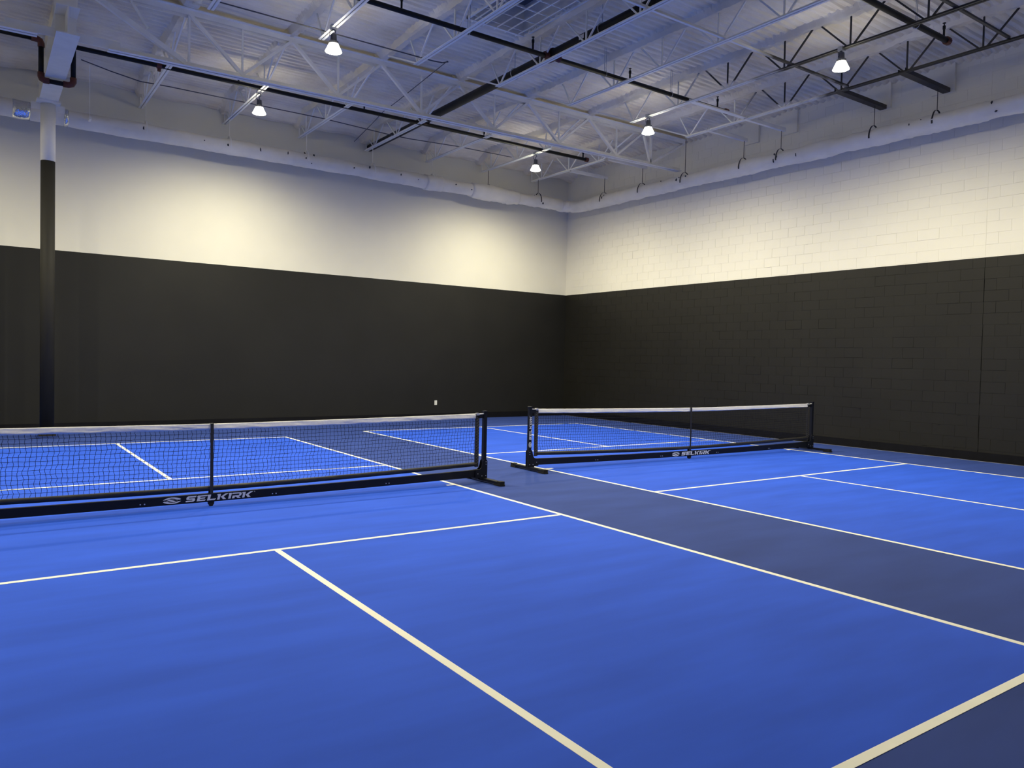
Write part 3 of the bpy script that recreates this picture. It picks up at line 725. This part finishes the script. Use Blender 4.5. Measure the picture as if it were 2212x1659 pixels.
# ------------------------------------------------------------------ portable nets
def net(loc, ang, H, label, logo_dx, wheel, seed):
    rg = np.random.default_rng(seed)
    root = tag(empty('portable_net', (loc[0], loc[1], 0), ang), label, 'net', 'portable court nets')
    HS = H - .130
    bt = lambda x: .876 + .032 * (abs(x) / HS) ** 1.5          # top of the white band
    bb = lambda x: bt(x) - .065
    st = lambda x: .217 + .052 * (abs(x) / HS) ** 1.7          # top of the black bottom sleeve
    sb_ = lambda x: st(x) - .054
    # white band and black sleeve: soft folded cloth
    def cloth(name, ftop, fbot, th, mt, wr, sd, drape=False):
        n = 200; k = 7; m = MB(); vs_ = []; fs = []
        X = np.linspace(-HS, HS, n)
        for side in (-1, 1):
            for i, x in enumerate(X):
                for j in range(k):
                    t_ = j / (k - 1); z = fbot(x) + (ftop(x) - fbot(x)) * t_
                    w_ = float(vnoise(np.array([x * 7 + 40 + j * .9]), np.array([t_ * 3.2 + sd]), sd)[0] - .5) * wr + float(vnoise(np.array([x * 19 + 60]), np.array([t_ * 4 + sd]), sd + 1)[0] - .5) * wr * .5
                    prof = math.sqrt(max(.05, 1 - (2 * t_ - 1) ** 2 * .9))
                    if drape: prof = .35 + .75 * (1 - t_) - (.35 if j == 0 else 0); w_ *= .4 + .6 * (1 - t_)
                    vs_.append((x, side * (th * prof) + w_, z))
        N_ = n * k
        for s in range(2):
            for i in range(n - 1):
                for j in range(k - 1):
                    a = s * N_ + i * k + j
                    q = (a, a + k, a + k + 1, a + 1)
                    fs.append(q if s == 0 else tuple(reversed(q)))
        for i in range(n - 1):
            fs.append((i * k, N_ + i * k, N_ + (i + 1) * k, (i + 1) * k)); fs.append((i * k + k - 1, (i + 1) * k + k - 1, N_ + (i + 1) * k + k - 1, N_ + i * k + k - 1))
        for e in (0, n - 1):
            for j in range(k - 1):
                fs.append((e * k + j, e * k + j + 1, N_ + e * k + j + 1, N_ + e * k + j))
        m.add(vs_, fs); return m.build(name, mt, root, smooth=True)
    cloth('top_band', bt, bb, .010, M_band, .010, 50 + seed, True)
    cloth('bottom_sleeve', st, sb_, .016, M_sleeve, .006, 70 + seed)
    # knotted cord mesh
    m = MB(); nv = int(2 * HS / .0445); rc = .0019; rows = 14
    gx = np.linspace(-HS + .02, HS - .02, nv); off = np.zeros((nv, rows + 1, 2))
    slack = .55 + .45 * rg.random(nv)
    for j in range(1, rows):
        off[:, j, 0] = (rg.random(nv) - .5) * .012 + .006 * math.sin(j * 2.1) * slack + .010 * math.sin(j * .5)
        off[:, j, 1] = (rg.random(nv) - .5) * .006
    off[:, rows - 1, 0] += .010 * np.sin(gx * 1.9)
    P = np.zeros((nv, rows + 1, 3))
    for i, x in enumerate(gx):
        for j in range(rows + 1):
            z0 = bb(x) + .004; z1 = st(x) - .004
            P[i, j] = (x + off[i, j, 0], .003 * math.sin(x * 5 + j), z0 + (z1 - z0) * j / rows + off[i, j, 1])
    def cord(pts):
        pts = [Vector(p_) for p_ in pts]; k = len(pts); vs_ = []
        d = (pts[-1] - pts[0]).normalized(); a_ = Vector((0, 1, 0)); b_ = d.cross(a_).normalized()
        for p_ in pts:
            for s1, s2 in ((1, 0), (0, 1), (-1, 0), (0, -1)): vs_.append(p_ + a_ * s1 * rc + b_ * s2 * rc)
        fs = [(i * 4 + j, i * 4 + (j + 1) % 4, (i + 1) * 4 + (j + 1) % 4, (i + 1) * 4 + j) for i in range(k - 1) for j in range(4)]
        m.add(vs_, fs)
    for i in range(nv):
        pts = []
        for j in range(rows):
            pts.append(P[i, j]); mid = (P[i, j] + P[i, j + 1]) / 2; mid[0] += (rg.random() - .5) * .010; pts.append(mid)
        pts.append(P[i, rows]); cord(pts)
    for j in range(1, rows):
        pts = [(-HS, 0, P[0, j][2])] + [P[i, j] for i in range(nv)] + [(HS, 0, P[-1, j][2])]; cord(pts)
    o = m.build('net_mesh', M_cord, root, fixn=False); o['kind'] = 'stuff'
    # posts, brackets, feet
    for s in (-1, 1):
        x = s * H
        m = MB(); m.box(x - .024, x + .024, -.024, .024, .045, .925); post = m.build('post', M_netpost, root)
        m = MB(); m.box(x - .029, x + .029, -.029, .029, .925, .942); m.build('post_cap', M_netpost, post)
        if s < 0:
            q = MB(); hh = .050
            pl = emblem_polys(.085, hh) ; rot = lambda p_: [(-b, a) for a, b in p_]
            fill_polys([[(x + .024 + a, b + .335) for a, b in rot(p_)] for p_ in pl], -.0252, q)
            wl = wordmark_polys(.036, .36)
            fill_polys([[(x + .018 + a, b + .445) for a, b in rot(p_)] for p_ in wl], -.0252, q)
            q.build('post_print', M_logo, post)
        # side sleeve with lacing
        xs_ = s * (HS + .012)
        m = MB(); m.box(xs_ - .026, xs_ + .026, -.012, .012, .205, .905); sl = m.build('side_sleeve', M_sleeve, root)
        m = MB(); zz = .25; k = 0; pts = []
        while zz < .87:
            pts.append((xs_ + (.020 if k % 2 else -.016), -.0145, zz)); zz += .019; k += 1
        for a, b in zip(pts[:-1], pts[1:]): m.bar(a, b, .004, .004)
        m.build('lacing', M_lace, sl)
        m = MB(); m.bar((s * (HS - .01), 0, .898), (s * (H - .02), 0, .906), .03, .012); m.build('tension_strap', M_band, root)
        m = MB(); m.bar((s * (HS + .015), 0, .866), (s * (H - .02), 0, .872), .024, .045); m.build('strap_clip', M_netpost, root)
        m = MB(); m.box(xs_ - .02, xs_ + .02, -.02, .02, .885, .915); m.build('buckle', M_bolt, root)
        prof = [(.034, .03), (.034, .272), (.026, .292), (.006, .303), (-.020, .300), (-.036, .282), (-.046, .235), (-.060, .195), (-.085, .172), (-.150, .168), (-.150, .062), (-.075, .055), (-.060, .03)]
        for yy in (-.036, .028):
            m = MB(); m.prism([(x + s * a, b) for a, b in prof], 'y', yy, yy + .008); br = m.build('bracket_plate', M_netpost, root)
            yb0 = yy - .003 if yy < 0 else yy + .008
            for a, b in ((.012, .268), (.012, .235), (.010, .085), (-.05, .085), (-.115, .115)):
                m = MB(); m.lathe([(.006, 0), (.006, .004)], 8, caps=True); m.v = [(x + s * a + p_[0], yb0 + p_[2], b + p_[1]) for p_ in m.v]; m.build('bolt', M_bolt, br)
        m = MB(); m.box(x - .034, x + .034, -.43, .43, .018, .052); ft = m.build('foot_bar', M_netpost, root)
        for e in (-1, 1):
            m = MB(); poly = [(x - .042, e * .30), (x - .042, e * .43), (x - .030, e * .452), (x + .030, e * .452), (x + .042, e * .43), (x + .042, e * .30)]
            m.prism(poly, 'z', 0, .020); m.build('rubber_foot', M_rubber, ft)
            m = MB(); m.box(x - .036, x + .036, min(e * .36, e * .436), max(e * .36, e * .436), .020, .058); m.build('end_cap', M_rubber, ft)
    # base beam (slight sag) with print and bolts
    m = MB(); n = 48; X = np.linspace(-H + .03, H - .03, n); vs_ = []; fs = []
    zt = lambda x: .138 + .032 * (abs(x) / H) ** 2; zb = lambda x: .050 + .024 * (abs(x) / H) ** 2
    for x in X: vs_ += [(x, -.022, zb(x)), (x, .022, zb(x)), (x, .022, zt(x)), (x, -.022, zt(x))]
    for i in range(n - 1):
        for j in range(4): fs.append((i * 4 + j, i * 4 + (j + 1) % 4, (i + 1) * 4 + (j + 1) % 4, (i + 1) * 4 + j))
    fs += [(0, 1, 2, 3), ((n - 1) * 4 + 3, (n - 1) * 4 + 2, (n - 1) * 4 + 1, (n - 1) * 4)]
    m.add(vs_, fs); beam = m.build('base_beam', M_netpost, root)
    for bx in (-2.06, -.67, .67, 2.06):
        for d in (-.02, .02):
            q = MB(); q.lathe([(.0065, 0), (.0065, .004)], 8, caps=True); q.v = [(bx + d + p_[0], -.0262 + p_[2], zb(bx) + .030 + p_[1]) for p_ in q.v]; q.build('bolt', M_bolt, beam)
        q = MB(); q.box(bx - .13, bx + .13, -.0235, -.020, zt(bx) - .010, zt(bx) - .0085); q.build('joint_seam', M_sleeve, beam)
    q = MB(); fill_polys([[(a + logo_dx - .478, b + .060) for a, b in p_] for p_ in emblem_polys(.175, .070)], -.0235, q); q.build('emblem', M_logo, beam)
    q = MB(); fill_polys([[(a + logo_dx - .262, b + .066) for a, b in p_] for p_ in wordmark_polys(.060, .70)], -.0235, q); q.build('wordmark', M_logo, beam)
    # centre strap and foot
    m = MB(); m.box(-.016, .016, -.024, -.018, .13, .878); m.box(-.016, .016, -.024, .024, .874, .880); m.build('center_strap', M_sleeve, root)
    m = MB(); m.box(-.020, .020, .019, .027, .05, .20); m.build('center_clip', M_netpost, root)
    m = MB()
    if wheel:
        m.tube([(-.014, 0, .033), (.014, 0, .033)], .033, 20); m.box(-.022, -.016, -.018, .018, .02, .056); m.box(.016, .022, -.018, .018, .02, .056)
        m.v = [(b, a, c) if False else (a, b, c) for a, b, c in m.v]
        q = MB(); q.tube([(0, -.016, .034), (0, .016, .034)], .034, 20); m = q
    else:
        m.prism([(-.030, .052), (.030, .052), (.026, .022), (.016, .012), (.014, 0), (-.014, 0), (-.016, .012), (-.026, .022)], 'y', -.02, .02)
    m.build('center_foot', M_rubber, root)
    return root
net((-3.045, .07), math.radians(1.0), 3.48, 'black framed portable net on the near left court, with white top band', 0.0, False, 3)
net((4.955, .625), math.radians(-1.9), 3.335, 'black framed portable net on the far right court, with printed post', 0.05, True, 8)

scene.cycles.use_denoising = True
scene.cycles.max_bounces = 6
scene.cycles.diffuse_bounces = 4
scene.cycles.glossy_bounces = 2
scene.cycles.use_light_tree = False
scene.cycles.use_adaptive_sampling = True
scene.cycles.adaptive_threshold = 0.02
scene.cycles.sample_clamp_indirect = 6.0
